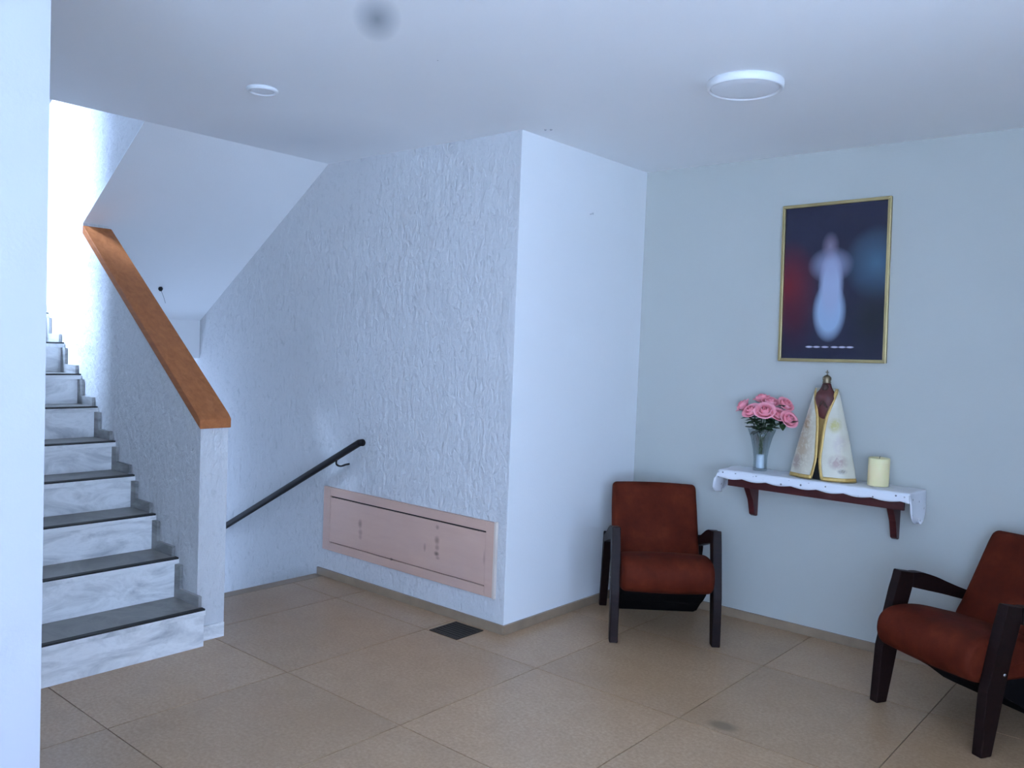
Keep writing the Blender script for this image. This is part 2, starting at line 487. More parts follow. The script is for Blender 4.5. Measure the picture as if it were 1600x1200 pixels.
# ------------------------------------------------------------------ staircases
st = thing('staircase', 'veined marble staircase climbing left behind the white wall edge', 'stairs', (RISE_X[0], 1.5, 0))
ox, oy = RISE_X[0], 1.5
def L(x0, x1, y0, y1, z0, z1): return (x0 - ox, x1 - ox, y0 - oy, y1 - oy, z0, z1)
n = len(RISE_X)
for k in range(n):
    z0 = RISE_Z[k - 1] if k else 0.0
    z1 = RISE_Z[k]
    x = RISE_X[k]
    xn = RISE_X[k + 1] if k + 1 < n else XLAND - 0.02
    yr = WP - .0015 if k else WP - .004
    boxes('riser', [L(x - .022, x, YL + .002, yr, z0 + .0, z1 - .03)], M['marble'], st, .0012)
    t = boxes('tread', [L(xn - .022, x - .012, YL + .002, yr, z1 - .03, z1)], M['marble_tread'], st, .001)
    boxes('nosing', [L(x - .0118, x + .014, YL + .002, yr, z1 - .03, z1 - .007)], M['marble'], t, .001)
    boxes('grip_strip', [L(x - .0118, x + .015, YL + .004, yr - .004, z1 - .0068, z1 + .002)], M['black_strip'], t)
    if k + 1 < n:   # L-shaped skirting slab on the spine wall
        zz = RISE_Z[k + 1]
        pl = [(xn - ox, z1), (x - ox - .03, z1), (x - ox - .03, z1 + .05), (xn - ox + .052, z1 + .05), (xn - ox + .052, zz - .03), (xn - ox, zz - .03)]
        prism('skirting', pl, WP - oy - .018, WP - oy - .0015, 1, M['marble_skirt'], st)
# solid concrete mass below the flight, sawtooth
pl = [(RISE_X[0] - .022 - ox, 0.0)]
for k in range(n):
    z1 = RISE_Z[k] - .031
    pl.append((RISE_X[k] - .0225 - ox, z1))
    pl.append(((RISE_X[k + 1] if k + 1 < n else XLAND) - .0225 - ox, z1))
pl.append((XLAND - .02 - ox, 1.45)); pl.append((RISE_X[0] - .3 - ox, 0.0))
prism('stair_body', pl, YL + .003 - oy, WP - .004 - oy, 1, M['paint'], st)

# upper flight and landing (white soffit)
up = thing('staircase', 'white sloping underside of the upper stair flight and its landing beam', 'stairs', (XS, 2.8, 2.6))
ox2, oy2, oz2 = XS, 2.8, 2.6
y0, y1 = WP + WT - oy2 + .001, YC - oy2 - .001
ux = -5.91
pl = [(0, 0), (ux - ox2, sof_z(ux) - oz2), (ux - ox2, sof_z(ux) - oz2 + .2)]
nu = 9; zl = 1.775; zt = 3.45
for k in range(nu):
    xa = ux + (XS - .02 - ux) * k / nu; za = zl + (zt - zl) * (k + 1) / nu
    pl += [(xa - ox2, za - oz2)]
    xb = ux + (XS - .02 - ux) * (k + 1) / nu
    pl += [(xb - ox2, za - oz2)]
pl += [(0, .9)]
pl = [(0, 0), (ux - ox2, sof_z(ux) - oz2), (ux - ox2, zl + .186 - oz2)] + pl[4:]
prism('flight_slab', pl, y0, y1, 1, M['paint'], up)
boxes('landing_slab', [(XEND + .003 - ox2, ux - ox2 - .002, YL - oy2 + .002, y1, 1.62 - oz2, 1.775 - oz2)], M['paint'], up)
boxes('landing_beam', [(ux - ox2 - .16, ux - ox2, y0, y1, 1.325 - oz2, 1.62 - oz2)], M['paint'], up)
# spine facing of the upper flight is part of wall_spine

prism('soffit_edge', [(0, 0), (xv - ox2, sof_z(xv) - oz2), (xv - ox2, sof_z(xv) - oz2 + .0055), (0, .0055)], WP - oy2, WP + WT - oy2 + .001, 1, M['paint'], up)
# descending flight
dn = thing('staircase', 'descending stairs dropping away beyond the floor edge beside the dark handrail', 'stairs', (XDN, 2.8, 0))
for k in range(8):
    xa = -.034 - k * .27; z = -.175 * (k + 1)
    boxes('tread', [(xa - .29, xa, y0, y1, z - .03, z)], M['marble_tread'], dn)
    boxes('riser', [(xa - .02, xa - .001, y0, y1, z, z + .172 - (0.0 if k else .03))], M['marble'], dn)
struct(box('floor_lower', XEND, XDN - 2.0, WP + WT, YC, -1.75, -1.5, M['tile']))

# wooden cap rail on the spine wall
ca = .048
pl = [(-3.772, rail_z(-3.772) + .001), (-3.772, rail_z(-3.772) + ca), (-3.80, rail_z(-3.80) + ca + .003), (xv + .02, rail_z(xv + .02) + ca), (xv + .02, rail_z(xv + .02) + .001)]
cap = prism('banister_rail', pl, WP - .012, WP + WT + .008, 1, M['rail_wood'], None, .004)
tag(cap, 'sloping orange-brown wooden rail capping the stair wall', 'handrail')
# wall handrail of the descending flight
hx0, hz0, hs = -3.945, .893, .514
hr = thing('wall_handrail', 'dark metal handrail slanting down the rough plaster wall', 'handrail', (hx0, YC - .07, hz0))
pts = [(.03, 0, .004), (0, 0, 0)] + [(-.25 * i, 0, -hs * .25 * i) for i in range(1, 10)]
tube('rail_bar', pts, .021, M['handrail'], hr, 12)
for bx in (-.21, -1.75):
    bz = -hs * -bx
    tube('wall_bracket', spline([(bx, 0, bz - .012), (bx - .005, .002, bz - .045), (bx + .01, .022, bz - .058), (bx + .03, .045, bz - .048), (bx + .035, .0695, bz - .045)], 5, False), .006, M['handrail'], hr, 8)

# ------------------------------------------------------------------ access panel in the stucco wall
m, nt, b = new_mat('faded_pink_board'); v = coords(nt)
c = mix(nt, noise(nt, coords(nt, (1, 1, 6)), 4, 5), (.52, .32, .24), (.62, .40, .31))
c = mix(nt, maprange(nt, noise(nt, v, 3.5, 4), .45, .7, 0, .4), c, (.50, .34, .29))
dark = (.13, .075, .055)
for (cx, cz_, rx, rz, a) in [(-.36, .215, .022, .035, .55), (-.355, .165, .024, .025, .4), (-.355, .135, .02, .02, .3), (.30, .305, .017, .016, .45), (.30, .232, .024, .03, .55),
                            (.303, .192, .022, .022, .45), (.30, .157, .024, .017, .85), (.31, .135, .02, .012, .4), (.205, .175, .013, .03, .4), (.655, .20, .01, .05, .3), (-.07, .055, .014, .010, .9)]:
    mkk = blob(nt, v, (cx, 0, cz_), (rx, .1, rz), .7)
    sc = N(nt, 'ShaderNodeMath', operation='MULTIPLY'); nt.links.new(mkk, sc.inputs[0]); sc.inputs[1].default_value = a
    c = mix(nt, sc.outputs[0], c, dark)
nt.links.new(c, b.inputs['Base Color']); b.inputs['Roughness'].default_value = .6
M['panel'] = m
M['panel_edge'] = simple('pale_panel_edge', (.62, .52, .44), .6)
ap = thing('access_panel', 'faded pink wooden hatch panel set low in the rough plaster wall', 'panel', (-3.62, YC, .178))
w_, h_ = 1.44, .398
boxes('backing', [(-w_ / 2 + .01, w_ / 2 - .01, -.006, .0, .01, h_ - .01)], M['black'], ap)
boxes('frame_stile', [(-w_ / 2, -.652, -.018, 0, 0, h_)], M['panel'], ap, .002)
boxes('frame_stile', [(.663, w_ / 2, -.018, 0, 0, h_)], M['panel'], ap, .002)
boxes('frame_rail', [(-.6515, .6625, -.018, 0, .345, h_)], M['panel'], ap, .002)
boxes('frame_rail', [(-.6515, .6625, -.018, 0, 0, .052)], M['panel'], ap, .002)
boxes('hatch_door', [(-.6515, .6625, -.017, -.0065, .057, .336)], M['panel'], ap, .0015)
boxes('edge_strip', [(w_ / 2, w_ / 2 + .012, -.02, 0, -.004, h_ + .004)], M['panel_edge'], ap, .001)

# floor drain cover
dr = thing('floor_drain', 'small square dark metal drain cover in the floor by the wall corner', 'drain', (-3.035, 3.198, 0))
M['drain'] = simple('dark_drain_metal', (.032, .023, .016), .55, .3, var=.3, vscale=40)
boxes('drain_frame', [(-.1, .1, -.1, -.088, .0, .004), (-.1, .1, .088, .1, .0, .004), (-.1, -.088, -.088, .088, .0, .004), (.088, .1, -.088, .088, .0, .004)], M['drain'], dr)
boxes('drain_plate', [(-.088, .088, -.088, .088, .0, .0015)], M['black'], dr)
for k in range(7):
    boxes('drain_slat', [(-.086, .086, -.082 + k * .0245, -.082 + k * .0245 + .015, .0015, .0035)], M['drain'], dr)

# ------------------------------------------------------------------ ceiling fittings
cl = thing('ceiling_light', 'round flat white ceiling light, switched off, larger of the two', 'ceiling light', (-1.575, 3.235, H))
lathe('rim', [(.0, 0), (.150, 0), (.152, -.006), (.150, -.030), (.143, -.034), (.138, -.030), (.137, -.02), (0, -.02)], M['white_plastic'], cl, 48)
m, nt, b = new_mat('opal_diffuser'); b.inputs['Base Color'].default_value = (.86, .86, .87, 1); b.inputs['Roughness'].default_value = .4
M['opal'] = m
lathe('diffuser', [(0, -.0345), (.09, -.034), (.125, -.031), (.1365, -.025), (.1365, -.021), (0, -.021)], M['opal'], cl, 48)
dl = thing('ceiling_light', 'small round white downlight on the ceiling near the stairs', 'ceiling light', (-3.368, 2.172, H))
lathe('rim', [(0, 0), (.068, 0), (.069, -.008), (.064, -.016), (.054, -.016), (.052, -.008), (0, -.008)], M['white_plastic'], dl, 36)
lathe('diffuser', [(0, -.012), (.045, -.0115), (.0515, -.0095), (.0515, -.0085), (0, -.0085)], M['opal'], dl, 36)
hk = thing('ceiling_screw', 'pair of tiny screw holes plugs in the ceiling at the wall corner', 'screw', (-2.715, 3.40, H))
for dx in (-.012, .014):
    lathe('screw_head', [(0, -.006), (.005, -.005), (.007, 0), (0, 0)], M['steel'], hk, 12, (dx, dx * .5))
hk['label'] = 'two tiny screw heads in the ceiling beside the wall corner'
nl = thing('wall_nail', 'lone nail high on the smooth white wall', 'nail', (XC, 3.951, 2.261), 0)
tube('nail_shaft', [(0, 0, 0), (.02, 0, .003)], .002, M['steel'], nl, 8)
tube('nail_head', [(.02, 0, .003), (.0225, 0, .0033)], .006, M['steel'], nl, 10)
# small black hook with a thread on the stair soffit
xq = -5.62
hkx = thing('soffit_hook', 'tiny black hook trailing a thread under the sloping stair soffit', 'hook', (-5.60, 2.86, sof_z(-5.60)))
tube('hook_knob', [(0, 0, .0), (.004, 0, -.012), (.006, 0, -.026)], [.012, .016, .008], M['black'], hkx, 10)
tube('thread', [(.004, 0, -.014), (-.05, .05, -.05 - .012), (-.12, .10, -.10)], .0012, M['black'], hkx, 6)

# ------------------------------------------------------------------ armchairs
def make_chair(label, front_left, rot, K, leg_span=.523):
    """local axes: x across the front (0..span), y towards the back, z up"""
    t = thing('armchair', label, 'armchair', (front_left[0], front_left[1], 0), rot, 'brown armchairs with dark wooden arms')
    Wd = leg_span; hw = .022
    front = [(-.03, 0), (.028, 0), (.050, .12), (.078, .26), (.108, .39), (.140, .495), (.150, .520), (.150, .570), (.068, .583), (.046, .50), (.018, .39), (-.018, .25)]
    arm = spline([(.1505, .569), (.21, .564), (.29, .542), (.365, .514), (.46, .480), (.585, .440)], 4, False) + spline([(.585, .398), (.54, .412), (.43, .438), (.33, .463), (.23, .485), (.1505, .503)], 4, False)
    rear = [(.545, .4095), (.5855, .40), (.5855, .445), (.615, .46), (.640, .36), (.675, .20), (.735, 0), (.690, 0), (.632, .15), (.585, .30)]
    def ax(poly): return [(p[0] * K if p[0] > 0 else p[0], p[1]) for p in poly]
    sc = ax
    for x in (0, Wd):
        prism('front_leg', ax(front), x - hw, x + hw, 0, M['dark_wood'], t, .005)
        prism('armrest', ax(arm), x - hw + .001, x + hw - .001, 0, M['dark_wood'], t, .005, rim_only=True)
        prism('rear_leg', ax(rear), x - hw + .0005, x + hw - .0005, 0, M['dark_wood'], t, .005)
        sx = 1 if x else -1
        tube('screw_cap', [(x + sx * hw, .066, .315), (x + sx * (hw + .003), .066, .315)], .006, M['steel'], t, 12)
    e = .004
    seat = spline([(.02, .262), (-.045, .285), (-.073, .335), (-.066, .395), (-.025, .432), (.05, .444), (.16, .436), (.30, .405), (.42, .375), (.462, .352), (.455, .30), (.40, .262), (.28, .255), (.12, .258)], 5)
    cushion('seat', sc(seat), hw + e, Wd - hw - e, .028, M['suede'], t)
    back = spline([(.405, .372), (.455, .452), (.515, .556), (.568, .650), (.602, .708), (.625, .735), (.655, .742), (.685, .725), (.690, .69), (.655, .61), (.605, .51), (.55, .40), (.505, .32), (.465, .30), (.425, .325)], 5)
    cushion('backrest', sc(back), hw + e - .004, Wd - hw - e + .004, .026, M['suede'], t)
    lin = [(.06, .262), (.40, .266), (.50, .325), (.575, .30), (.56, .14), (.50, .075), (.40, .065), (.25, .15)]
    prism('underside_lining', ax(spline(lin, 3)), hw + .015, Wd - hw - .015, 0, M['lining'], t, .012, 3, True)
    return t
make_chair('brown suede armchair standing in the wall corner beside the shelf', (-2.370, 3.672), math.atan2(.324, .411) + math.radians(1.0), .88)
make_chair('brown suede armchair cut off by the right edge of the photo', (-1.12, 3.894), math.atan2(-.254, .467), .95)

# ------------------------------------------------------------------ shelf with lace runner
sh = thing('wall_shelf', 'dark red wooden wall shelf on two tapered brackets', 'shelf', (-1.62, YB, .80))
SX0, SX1, SD = -.505, .470, .225
SZ = .868
box('shelf_board', SX0, SX1, -SD, 0, SZ - .80 - .022, SZ - .80, M['red_wood'], sh, .003)
box('front_apron', SX0 + .03, SX1 - .03, -SD + .02, -SD + .04, -.018, SZ - .80 - .0225, M['red_wood'], sh, .002)
for bx in (-.40, .355):
    prism('bracket', [(0, SZ - .80 - .0225), (-.185, SZ - .80 - .0225), (-.185, .022), (-.13, -.02), (-.07, -.10), (-.045, -.185), (-.02, -.197), (0, -.197)], bx - .016, bx + .016, 0, M['red_wood'], sh, .003)
# lace runner: one draped sheet with scalloped border, eyelets cut through
m, nt, b = new_mat('white_lace'); v = coords(nt)
vo = N(nt, 'ShaderNodeTexVoronoi'); vo.inputs['Scale'].default_value = 34; nt.links.new(v, vo.inputs['Vector'])
b.inputs['Base Color'].default_value = (.86, .86, .88, 1); b.inputs['Roughness'].default_value = .8
hole = maprange(nt, vo.outputs['Distance'], .16, .20, 1, 0)
sep = N(nt, 'ShaderNodeSeparateXYZ'); nt.links.new(v, sep.inputs[0])
low = maprange(nt, sep.outputs['Z'], -.006, -.012, 0, 1)
mu = N(nt, 'ShaderNodeMath', operation='MULTIPLY'); nt.links.new(hole, mu.inputs[0]); nt.links.new(low, mu.inputs[1])
sc = N(nt, 'ShaderNodeMath', operation='MULTIPLY'); nt.links.new(mu.outputs[0], sc.inputs[0]); sc.inputs[1].default_value = .8
iv = N(nt, 'ShaderNodeMath', operation='SUBTRACT'); iv.inputs[0].default_value = 1; nt.links.new(sc.outputs[0], iv.inputs[1])
nt.links.new(iv.outputs[0], b.inputs['Alpha'])
bump(nt, b, noise(nt, v, 120, 3), .3, .002)
M['lace'] = m
def lace():
    """strip across the shelf: param a along the length with drop at both ends, param c across depth with small front drop"""
    bm = bmesh.new()
    hx = .512; hr_ = .474; dropL, dropR, front = .150, .155, .040
    na, nc = 150, 30
    La = dropL + hx + hr_ + dropR
    Lc = SD + .006 + front
    grid = []
    for i in range(na + 1):
        a = La * i / na; row = []
        for j in range(nc + 1):
            c = Lc * j / nc
            # length-wise position
            if a < dropL:
                d = dropL - a; x = -hx - .012 - .25 * d - .012 * math.sin(c * 22 + 1); zx = -d * .95
            elif a > dropL + hx + hr_:
                d = a - dropL - hx - hr_; x = hr_ + .008 + .05 * d + .010 * math.sin(c * 24); zx = -d
            else:
                x = -hx + (a - dropL); zx = 0; d = 0
            sc_ = .010 * abs(math.sin((a - dropL) * math.pi / .135))
            if c <= SD + .006:
                y = -c; zc = 0
            else:
                e = c - SD - .006; y = -(SD + .006) - .006 - .12 * e; zc = -e * (1.0 + 25 * sc_ * 1.0 * (e / front) * .9)
            z = .0035 + zx + (zc if d == 0 else zc * max(0, 1 - d * 18))
            if d > 0:
                # round the hanging tab off towards the tip
                tip = d / (dropL if a < dropL else dropR)
                mid = -(SD + .006) * .52
                k = math.sqrt(max(0.0, 1 - max(0, (tip - .35) / .65) ** 2.6)) * .97 + .03
                yy = max(y, -(SD + .006) - .004)
                y = mid + (yy - mid) * (1.06 if a > dropL else .95) * (k if tip > .35 else 1)
            row.append(bm.verts.new((x, min(y, -.003), z + .0012 * math.sin(a * 60) * math.cos(c * 40))))
        grid.append(row)
    for i in range(na):
        for j in range(nc):
            bm.faces.new((grid[i][j], grid[i + 1][j], grid[i + 1][j + 1], grid[i][j + 1]))
    o = link('lace_runner', from_bm(bm, 'lace_runner'), M['lace'], None, True)
    o.location = (-1.62, YB, SZ)
    md = o.modifiers.new('thick', 'SOLIDIFY'); md.thickness = .0016; md.offset = 1
    return o
tag(lace(), 'white lace-edged cloth runner draped over the wall shelf', 'cloth')
TOP = SZ + .0058

# candle
cd = thing('pillar_candle', 'cream pillar candle at the right end of the shelf', 'candle', (-1.335, YB - .105, TOP))
M['wax'] = simple('cream_wax', (.86, .72, .40), .45)
M['wax'].node_tree.nodes['Principled BSDF'].inputs['Subsurface Weight'].default_value = .15
lathe('wax_body', [(0, 0), (.048, 0), (.0505, .003), (.0505, .136), (.048, .140), (.040, .137), (.02, .133), (0, .132)], M['wax'], cd, 36)
tube('wick', [(0, 0, .132), (.001, 0, .142), (.003, .001, .148)], .0014, M['black'], cd, 6)

# vase
m, nt, b = new_mat('vase_glass')
tr = N(nt, 'ShaderNodeBsdfTransparent'); tr.inputs[0].default_value = (.90, .94, .95, 1)
gl = N(nt, 'ShaderNodeBsdfGlossy'); gl.inputs['Roughness'].default_value = .06
lw = N(nt, 'ShaderNodeLayerWeight'); lw.inputs['Blend'].default_value = .25
mx = N(nt, 'ShaderNodeMixShader'); nt.links.new(maprange(nt, lw.outputs['Facing'], 0, 1, .04, .45), mx.inputs[0])
nt.links.new(tr.outputs[0], mx.inputs[1]); nt.links.new(gl.outputs[0], mx.inputs[2])
nt.links.new(mx.outputs[0], nt.nodes['Material Output'].inputs['Surface'])
M['vase_glass'] = m
VX, VY = -1.957, YB - .108
va = thing('glass_vase', 'clear flared glass vase holding the pink roses', 'vase', (VX, VY, TOP))
lathe('glass_body', [(0, 0), (.034, 0), (.038, .004), (.037, .03), (.037, .07), (.044, .12), (.058, .18), (.076, .228), (.0745, .228), (.0565, .18), (.0422, .12), (.035, .07), (.034, .03), (.034, .012), (0, .012)], M['vase_glass'], va, 40)
M['white_label'] = simple('white_paper', (.85, .86, .90), .7)
lathe('paper_sleeve', [(0, .013), (.021, .013), (.0225, .02), (.0215, .085), (.019, .088), (0, .088)], M['white_label'], va, 24)

# roses
M['stem'] = simple('green_stem', (.05, .10, .035), .6)
m, nt, b = new_mat('dark_leaf'); v = coords(nt)
nt.links.new(mix(nt, noise(nt, v, 30, 3), (.012, .035, .010), (.04, .085, .025)), b.inputs['Base Color']); b.inputs['Roughness'].default_value = .5
M['leaf'] = m
m, nt, b = new_mat('pink_petal'); v = coords(nt)
lenn = N(nt, 'ShaderNodeVectorMath', operation='LENGTH'); nt.links.new(v, lenn.inputs[0])
c = mix(nt, maprange(nt, lenn.outputs['Value'], .014, .036, 0, 1), (.72, .10, .13), (.92, .33, .38))
c = mix(nt, maprange(nt, noise(nt, v, 50, 3), .4, .7, 0, .5), c, (.95, .46, .52))
nt.links.new(c, b.inputs['Base Color']); b.inputs['Roughness'].default_value = .6
b.inputs['Subsurface Weight'].default_value = .1; b.inputs['Subsurface Radius'].default_value = (.02, .006, .006)
M['petal'] = m
def petal_mesh(bm, ang, flare, height, rad, z0, close):
    """one cupped petal: bulges to rad at mid height, closes in or flares at the lip"""
    nu_, nv_ = 6, 6; gr = []
    for i in range(nv_ + 1):
        vv = i / nv_; row = []
        for j in range(nu_ + 1):
            q = (j / nu_ - .5) * 2
            half = .95 * math.sin(math.pi * (.10 + .62 * vv)) ** .7
            a = ang + q * half
            r_ = rad * (.25 + .75 * math.sin(min(1, vv * 1.45) * math.pi / 2)) * (1 - close * max(0, vv - .55) * 1.6) + flare * max(0, vv - .6) ** 1.5 * rad * 2.2
            z = z0 + height * (vv - .10 * q * q * vv) - flare * max(0, vv - .7) * height * .7
            row.append(bm.verts.new((r_ * math.cos(a), r_ * math.sin(a), z)))
        gr.append(row)
    for i in range(nv_):
        for j in range(nu_):
            bm.faces.new((gr[i][j], gr[i][j + 1], gr[i + 1][j + 1], gr[i + 1][j]))
def leaf_mesh(p, d, ln, wd, droop):
    bm = bmesh.new(); d = Vector(d).normalized(); s_ = d.cross(Vector((0, 0, 1))).normalized(); gr = []
    for i in range(7):
        t = i / 6; w2 = wd * math.sin(math.pi * (t * .93 + .05)) ** .9
        c = Vector(p) + d * ln * t + Vector((0, 0, -droop * t * t))
        gr.append([bm.verts.new(c + s_ * w2), bm.verts.new(c + Vector((0, 0, -w2 * .35))), bm.verts.new(c - s_ * w2)])
    for A, B in zip(gr, gr[1:]):
        bm.faces.new((A[0], A[1], B[1], B[0])); bm.faces.new((A[1], A[2], B[2], B[1]))
    return from_bm(bm, 'leaf')
rose_spots = [   # x, y offset from wall, z, size, label
    (-2.072, .115, 1.222, 1.00, 'pink rose at the far left of the bouquet'),
    (-1.985, .070, 1.268, .95, 'pink rose highest at the back left of the bouquet'),
    (-2.000, .160, 1.200, 1.10, 'pink rose at the front left of the bouquet, showing its dark pink centre'),
    (-1.925, .085, 1.250, 1.05, 'pale pink rose at the top middle of the bouquet'),
    (-1.920, .165, 1.205, 1.20, 'largest pale pink rose at the front middle of the bouquet'),
    (-1.838, .090, 1.245, 1.00, 'coral pink rose at the top right of the bouquet'),
    (-1.858, .135, 1.190, .95, 'deep pink rose tucked between the right-hand roses'),
    (-1.800, .130, 1.168, 1.10, 'pink rose drooping lowest at the far right of the bouquet'),
]
for qi, (rx, ry, rz, sz, lab) in enumerate(rose_spots):
    head = Vector((rx, YB - ry, rz)); foot = Vector((VX + random.uniform(-.008, .008), VY + random.uniform(-.008, .008), TOP + .09))
    rs = thing('rose', lab, 'flower', head, 0, 'pink roses in the glass vase')
    lean = Vector((rx - VX, (YB - ry) - VY, .12)); lean.y -= .06; lean.normalize()
    bm = bmesh.new(); ss = .034 * sz
    for k in range(3):
        petal_mesh(bm, k * 2.1 + qi, .0, ss * 1.35, .010 * sz, -.55 * ss, .8)
    for k in range(5):
        petal_mesh(bm, k * 1.257 + qi * .7, .0, ss * 1.35, .021 * sz, -.62 * ss, .45)
    for k in range(6):
        petal_mesh(bm, k * 1.047 + qi * 1.3, .25, ss * 1.28, .031 * sz, -.70 * ss, .15)
    for k in range(5):
        petal_mesh(bm, k * 1.257 + qi * 2.1, .7, ss * 1.05, .036 * sz, -.74 * ss, .0)
    me = from_bm(bm, 'blossom')
    bl = link('blossom', me, M['petal'], rs, True)
    md = bl.modifiers.new('thick', 'SOLIDIFY'); md.thickness = .0012
    bl.rotation_mode = 'QUATERNION'; bl.rotation_quaternion = Vector((0, 0, 1)).rotation_difference(lean)
    cal = lathe('calyx', [(0, -.030 * sz), (.006, -.028 * sz), (.013 * sz, -.022 * sz), (.017 * sz, -.014 * sz), (0, -.012 * sz)], M['leaf'], rs, 10)
    cal.rotation_mode = 'QUATERNION'; cal.rotation_quaternion = bl.rotation_quaternion
    base = -lean * .024 * sz
    mid = (Vector((VX, VY, TOP + .235)) + Vector(((rx - VX) * .35, (YB - ry - VY) * .35, 0))) - head
    sp = spline([tuple(base), tuple(mid), tuple((foot + Vector((0, 0, .06))) - head), tuple(foot - head)], 5, False)
    tube('stem', sp, .0025, M['stem'], rs, 6)
    for k in range(12):
        t = random.uniform(.04, .42)
        P = Vector(sp[int(t * (len(sp) - 1))])
        ang = random.uniform(0, 2 * math.pi)
        P += Vector((random.uniform(-.015, .015), random.uniform(-.015, .01), 0))
        me = leaf_mesh(P, (math.cos(ang), math.sin(ang) * .7 - .2, random.uniform(-.1, .5)), random.uniform(.045, .065), random.uniform(.014, .021), random.uniform(.005, .03))
        link('leaf', me, M['leaf'], rs, True)

# ------------------------------------------------------------------ mantled figurine
FX, FY = -1.612, YB - .112
fg = thing('figurine', 'crowned dark-faced devotional figurine in a cream and gold mantle', 'figurine', (FX, FY, TOP))
m, nt, b = new_mat('cream_brocade'); v = coords(nt)
c = mix(nt, noise(nt, v, 14, 4), (.56, .50, .37), (.74, .69, .55))
f2 = noise(nt, v, 38, 5, .6, .8)
def motif(c, cx, cz_, rx, rz, col, amt):
    mk1 = blob(nt, v, (cx, -.06, cz_), (rx, .2, rz), .6)
    g2 = maprange(nt, f2, .38, .52, .35, 1)
    a = N(nt, 'ShaderNodeMath', operation='MULTIPLY'); nt.links.new(mk1, a.inputs[0]); nt.links.new(g2, a.inputs[1])
    a2 = N(nt, 'ShaderNodeMath', operation='MULTIPLY'); nt.links.new(a.outputs[0], a2.inputs[0]); a2.inputs[1].default_value = amt
    return mix(nt, a2.outputs[0], c, col)
for q in [(-.09, .20, .085, .24, (.40, .30, .20), .75), (-.085, .285, .035, .05, (.30, .17, .06), .9), (-.10, .17, .045, .10, (.48, .33, .20), .75), (-.125, .08, .04, .05, (.33, .22, .17), .85),
          (.065, .285, .035, .045, (.45, .38, .10), .9), (.095, .19, .035, .06, (.50, .40, .36), .6), (.095, .10, .05, .045, (.38, .25, .20), .95), (.12, .055, .025, .015, (.14, .10, .07), .9)]:
    c = motif(c, *q)
nt.links.new(c, b.inputs['Base Color']); b.inputs['Roughness'].default_value = .45
b.inputs['Sheen Weight'].default_value = .3
bump(nt, b, f2, .25, .003)
M['brocade'] = m
M['gold_trim'] = simple('gold_braid', (.52, .33, .10), .4, .35, var=.3, vscale=60)
M['gold'] = simple('dull_gold', (.20, .15, .09), .4, .8, var=.3, vscale=50)
M['robe'] = simple('dark_red_robe', (.085, .016, .014), .6, var=.4, vscale=30)
M['under_robe'] = simple('ochre_dress', (.34, .19, .05), .5, var=.3, vscale=25)
M['dark_skin'] = simple('dark_brown_face', (.060, .026, .017), .5)
def cone_r(z):     # half width of the mantle against height
    P = [(0, .168), (.06, .161), (.14, .143), (.24, .120), (.33, .096), (.40, .078), (.45, .064), (.475, .056)]
    for (a, ra), (b_, rb) in zip(P, P[1:]):
        if z <= b_:
            return ra + (rb - ra) * (z - a) / (b_ - a)
    return P[-1][1]
def open_w(z):     # half width of the front opening
    P = [(0, .026), (.05, .014), (.10, .006), (.13, .006), (.20, .009), (.27, .012), (.33, .019), (.38, .032), (.42, .042), (.475, .050)]
    for (a, ra), (b_, rb) in zip(P, P[1:]):
        if z <= b_:
            return ra + (rb - ra) * (z - a) / (b_ - a)
    return P[-1][1]
DEP = .54
def mantle_pt(z, ang, off=0.0):
    r = cone_r(z) + off
    fold = 1 + .022 * math.sin(ang * 9) * (1 - z / .5)
    return (r * fold * math.sin(ang), -r * DEP * fold * math.cos(ang), z)
def half_mantle(side):
    bm = bmesh.new(); nz, na = 26, 22; gr = []
    for i in range(nz + 1):
        z = .008 + .465 * i / nz; row = []
        a0 = math.asin(min(.95, open_w(z) / cone_r(z)))
        for j in range(na + 1):
            a = a0 + (math.pi - a0) * j / na
            row.append(bm.verts.new(mantle_pt(z, side * a)))
        gr.append(row)
    for i in range(nz):
        for j in range(na):
            bm.faces.new((gr[i][j], gr[i][j + 1], gr[i + 1][j + 1], gr[i + 1][j]))
    o = link('mantle_half', from_bm(bm, 'mantle_half'), M['brocade'], fg, True)
    md = o.modifiers.new('thick', 'SOLIDIFY'); md.thickness = .003; md.offset = -1
    return o
def trim(pts, wd, parent, name):
    tube(name, pts, wd, M['gold_trim'], parent, 8)
for side in (-1, 1):
    o = half_mantle(side)
    pts = []
    for i in range(27):
        z = .008 + .45 * i / 26
        a0 = math.asin(min(.95, open_w(z) / cone_r(z)))
        pts.append(mantle_pt(z, side * (a0 + .03), .001))
    bm = bmesh.new(); A = []; B = []
    for i in range(27):
        z = .008 + .462 * i / 26
        a0 = math.asin(min(.95, open_w(z) / cone_r(z))); a1 = math.asin(min(.99, (open_w(z) + .013) / cone_r(z)))
        A.append(bm.verts.new(mantle_pt(z, side * (a0 - .01), .0022))); B.append(bm.verts.new(mantle_pt(z, side * a1, .0022)))
    for i in range(26):
        bm.faces.new((A[i], B[i], B[i + 1], A[i + 1]))
    eo = link('gold_edging', from_bm(bm, 'gold_edging'), M['gold_trim'], o, True)
    eo.modifiers.new('thick', 'SOLIDIFY').thickness = .003
    bm = bmesh.new(); A = []; B = []
    for k in range(31):
        a = .16 + (math.pi - .16) * k / 30
        A.append(bm.verts.new(mantle_pt(.002, side * a, .003))); B.append(bm.verts.new(mantle_pt(.022, side * a, .0022)))
    for i in range(30):
        bm.faces.new((A[i], A[i + 1], B[i + 1], B[i]))
    ho = link('gold_hem', from_bm(bm, 'gold_hem'), M['gold_trim'], o, True)
    ho.modifiers.new('thick', 'SOLIDIFY').thickness = .003
